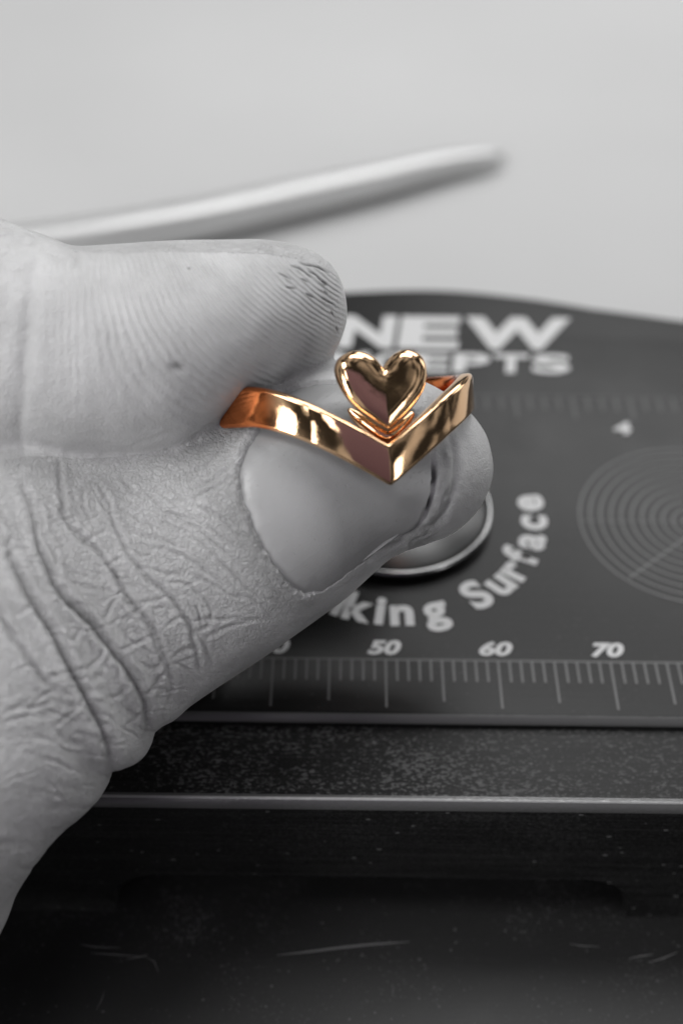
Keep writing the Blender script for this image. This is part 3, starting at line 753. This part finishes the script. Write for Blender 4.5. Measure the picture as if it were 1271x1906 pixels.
# index: joint crease, bumps at its left, dirty cracks at the tip
id_ = ~thumb_s
crease([(60, 430), (58, 520), (52, 620), (40, 730), (45, 850)], 0.018, 11, id_, .35, .05)
crease([(30, 440), (90, 470), (120, 480)], 0.008, 6, id_, .4, .04)
crease([(140, 462), (142, 480), (135, 500)], 0.012, 6, id_, .5, .06)
crease([(235, 835), (290, 815), (330, 800)], 0.006, 5, id_, .3, .04)
for ln in ([(545, 490), (565, 497), (580, 510)], [(575, 498), (590, 508), (600, 520)], [(598, 518), (605, 528)], [(590, 512), (603, 520), (607, 527)], [(605, 538), (612, 543)], [(600, 552), (612, 560), (622, 565)], [(560, 515), (575, 520)], [(615, 580), (620, 586)], [(350, 495), (356, 498)], [(535, 530), (550, 535)], [(520, 505), (545, 515)], [(625, 610), (628, 620)], [(570, 545), (585, 552)], [(560, 485), (590, 492), (612, 505)]):
    crease(ln, 0.008, 1.5, id_, .4, .9, True)
d_ = np.hypot((qs[:, 0]-330)/14, (qs[:, 1]-682)/9); m_ = id_
disp[sel] += np.where(m_, -0.012*np.exp(-d_**2), 0); pigm[sel] = np.where(m_, .9*np.exp(-d_**2), pigm[sel])
# lumpy flesh
low = np.array([noise.noise(Vector(co[i])*1.7)*0.6+noise.noise(Vector(co[i])*5)*0.25 for i in sel])
disp[sel] += low*0.018
leftb = np.clip((150-q[sel, 0])/100, 0, 1)*np.clip((560-q[sel, 1])/120, 0, 1)*id_
disp[sel] += leftb*0.035*np.array([noise.noise(Vector(co[i])*7) for i in sel])

# nail
NP = [(478, 800), (455, 840), (443, 880), (447, 920), (462, 965), (485, 1015), (513, 1060), (546, 1098), (575, 1107), (605, 1098), (645, 1072), (690, 1037), (725, 1012), (765, 985), (788, 950), (799, 910), (800, 870), (795, 830), (785, 790), (765, 755), (725, 728), (670, 712), (600, 708), (545, 720), (505, 752)]
NPc = cr_closed(NP, 6, set())
_w = np.array([noise.noise(Vector((p[0]/16, p[1]/16, 0)))*3.2+noise.noise(Vector((p[0]/6, p[1]/6, 4)))*1.6 for p in NPc])
_dc = NPc-np.array([625.0, 915.0]); NPc = NPc+_dc/np.linalg.norm(_dc, axis=1)[:, None]*_w[:, None]
dn_, tn_ = pdist(q[sel], NPc, True); inn_ = inpoly(q[sel], NPc) & th_
lowside = np.clip((q[sel, 0]-555)/50, 0, 1)*(q[sel, 1] > 970)
cut = np.where(inn_, -0.045*np.clip(dn_/7, 0, 1), 0)
lat = (th_ & ~inn_)
prox = np.clip((640-q[sel, 0])/120, 0, 1)
disp[sel] *= np.where(inn_, 0, 1)
disp[sel] += cut+np.where(lat, (0.002+0.020*prox)*np.exp(-((dn_-9)/9)**2)*(1-lowside), 0)
pg = np.where(lat, np.exp(-(dn_/52)**2)*prox*np.clip((q[sel, 1]-860)/80, 0, 1)*0.85, 0)
pigm[sel] = np.maximum(pigm[sel], pg)
# fold line next to the free edge, with dirt
fe = [(792, 800), (803, 840), (806, 880), (802, 920), (790, 958), (768, 988), (735, 1012), (690, 1042)]
d1, t1 = pdist(qs, fe); lm = th_ & ~inn_
g = np.exp(-(d1/6)**2)*lm
gn = np.array([max(0, noise.noise(Vector(co[i])*8+Vector((3, 3, 3)))*1.6+0.55) for i in sel])
grime_shade[sel] = np.maximum(grime_shade[sel], np.clip(g*gn*np.clip((t1-0.1)*4, 0, 1)*np.clip((1-t1)*3, 0, 1)*1.1, 0, .95))
disp[sel] -= 0.03*g
hyp = np.exp(-((d1-24)/15)**2)*lm*(q[sel, 0] > 760)
pigm[sel] = np.maximum(pigm[sel], hyp*0.75)
disp[sel] += hyp*0.012*np.array([noise.noise(Vector(co[i])*16) for i in sel])
cl = [(452, 862), (446, 900), (455, 950), (472, 990), (488, 1018), (500, 1036), (515, 1060), (532, 1085), (548, 1100), (570, 1106), (586, 1103)]
d3, _t = pdist(qs, cl)
fl = np.exp(-(d3/6.5)**2)*np.array([max(0, noise.noise(Vector(co[i])*38)*2.0) for i in sel])*th_*np.clip(0.25+_t*1.2, 0, 1)
disp[sel] += 0.010*fl; pigm[sel] -= 0.8*fl
f2 = [(830, 785), (847, 840), (846, 895), (835, 940), (815, 970), (780, 993)]
crease(f2, 0.016, 5, th_ & ~inn_, 0.6, .25)

co2 = co+no_*(disp*facing)[:, None]
hm.vertices.foreach_set('co', co2.astype(np.float32).ravel())
# ridge phase / mask on the index pad, faint on pulp
per = 12.5
g_ = np.clip((q[:, 0]-150)/400, 0, 1.2)*1.25
phase = (q[:, 0]-g_*(q[:, 1]-550))*2*math.pi/per/1.15
ym = np.clip((q[:, 1]-462)/40, 0, 1)*np.clip((770-q[:, 1])/150, 0, 1)
xm = np.clip((q[:, 0]-70)/260, 0, 1)*np.clip((655-q[:, 0])/60, 0.25, 1)
rmask = isidx*fr*(0.25+0.75*ym)*xm*np.clip((860-q[:, 1])/80, 0, 1)
for nm, arr in (('ridge_phase', phase), ('ridge_mask', rmask), ('grime_shade', grime_shade), ('pigment', pigm), ('cells', np.where(isidx, 0.25, np.interp(q[:, 0], [500, 640], [1.0, 0.15])))):
    at = hm.attributes.new(nm, 'FLOAT', 'POINT'); at.data.foreach_set('value', arr.astype(np.float32))
hm.materials.clear(); hm.materials.append(M_skin)
hm.polygons.foreach_set('use_smooth', [True]*len(hm.polygons)); hm.update()
# nail plate
cN = np.array([625.0, 915.0]); rings = [0, .12, .24, .36, .48, .6, .7, .79, .87, .93, .97, 1.0]
offs = [0.012, 0.012, .012, .012, .012, .011, .010, .008, .004, -.002, -.012, -.035]
nb = len(NPc); VV = []; Fc = []; cv = Vector(CAM)
def cast(x, y):
    d = Vector(P(x, y, 1)-CAM).normalized(); loc, nr, _, _ = base_bvh.ray_cast(cv, d)
    if loc is None: return None
    if nr.dot(d) > 0: nr = -nr
    return loc, nr
# keep the base thumb surface where the index finger covers it
def surf(x, y):
    h = cast(x, y)
    if h is None: return Vector(P(x, y, 10.5)), Vector(-W)
    return h
prevl = None
for ri, (s, of) in enumerate(zip(rings, offs)):
    if ri == 0:
        loc, nr = surf(*cN); VV.append(loc+nr*of); continue
    for k in range(nb):
        x, y = cN+(NPc[k]-cN)*s
        loc, nr = surf(x, y)
        right = max(0.0, min(1.0, (x-700)/80)) if 790 < y < 1010 else 0.0
        o2 = of*(1-right)+max(of, 0.010)*right
        lw = max(0.0, min(1.0, (x-555)/50))*max(0.0, min(1.0, (y-960)/30))*(1-right)
        o2 = o2*(1-lw)+(max(of, -0.004))*lw
        VV.append(loc+nr*o2)
for k in range(nb): Fc.append((0, 1+k, 1+(k+1) % nb))
for i in range(len(rings)-2):
    for k in range(nb):
        a = 1+i*nb+k; b_ = 1+i*nb+(k+1) % nb; Fc.append((a, a+nb, b_+nb, b_))
VVn = np.array([tuple(v) for v in VV])
# underside closes the plate at 0.45 mm thickness
inw = np.array(W)*0.045
k0 = len(VVn); VVn = np.r_[VVn, VVn[1+(len(rings)-2)*nb:]+inw]
a0 = 1+(len(rings)-2)*nb
for k in range(nb): Fc.append((a0+k, k0+k, k0+(k+1) % nb, a0+(k+1) % nb))
Fc.append(tuple(k0+k for k in range(nb)))
nail = pydata('thumbnail', VVn, Fc, M_nail, hand); recalc(nail); sharp(nail, 60)
nq, _ = projv(VVn)
ux = ((nq[:, 0]-500)*0.80-(nq[:, 1]-960)*0.60)/320; uy = ((nq[:, 0]-500)*0.60+(nq[:, 1]-960)*0.80)/150
lun = np.clip(1.15-((ux+0.02)/0.36)**2-(uy/1.0)**2*0.8, 0, 1)**0.7+np.clip((nq[:, 0]-772)/20, 0, 1)*0.5
for nm, arr in (('lunula', lun), ('across', uy)):
    at = nail.data.attributes.new(nm, 'FLOAT', 'POINT'); at.data.foreach_set('value', arr.astype(np.float32))
tag(hand, 'hand of an adult seen as a fingertip and a wrinkled thumb pinching the gold ring', 'hand')
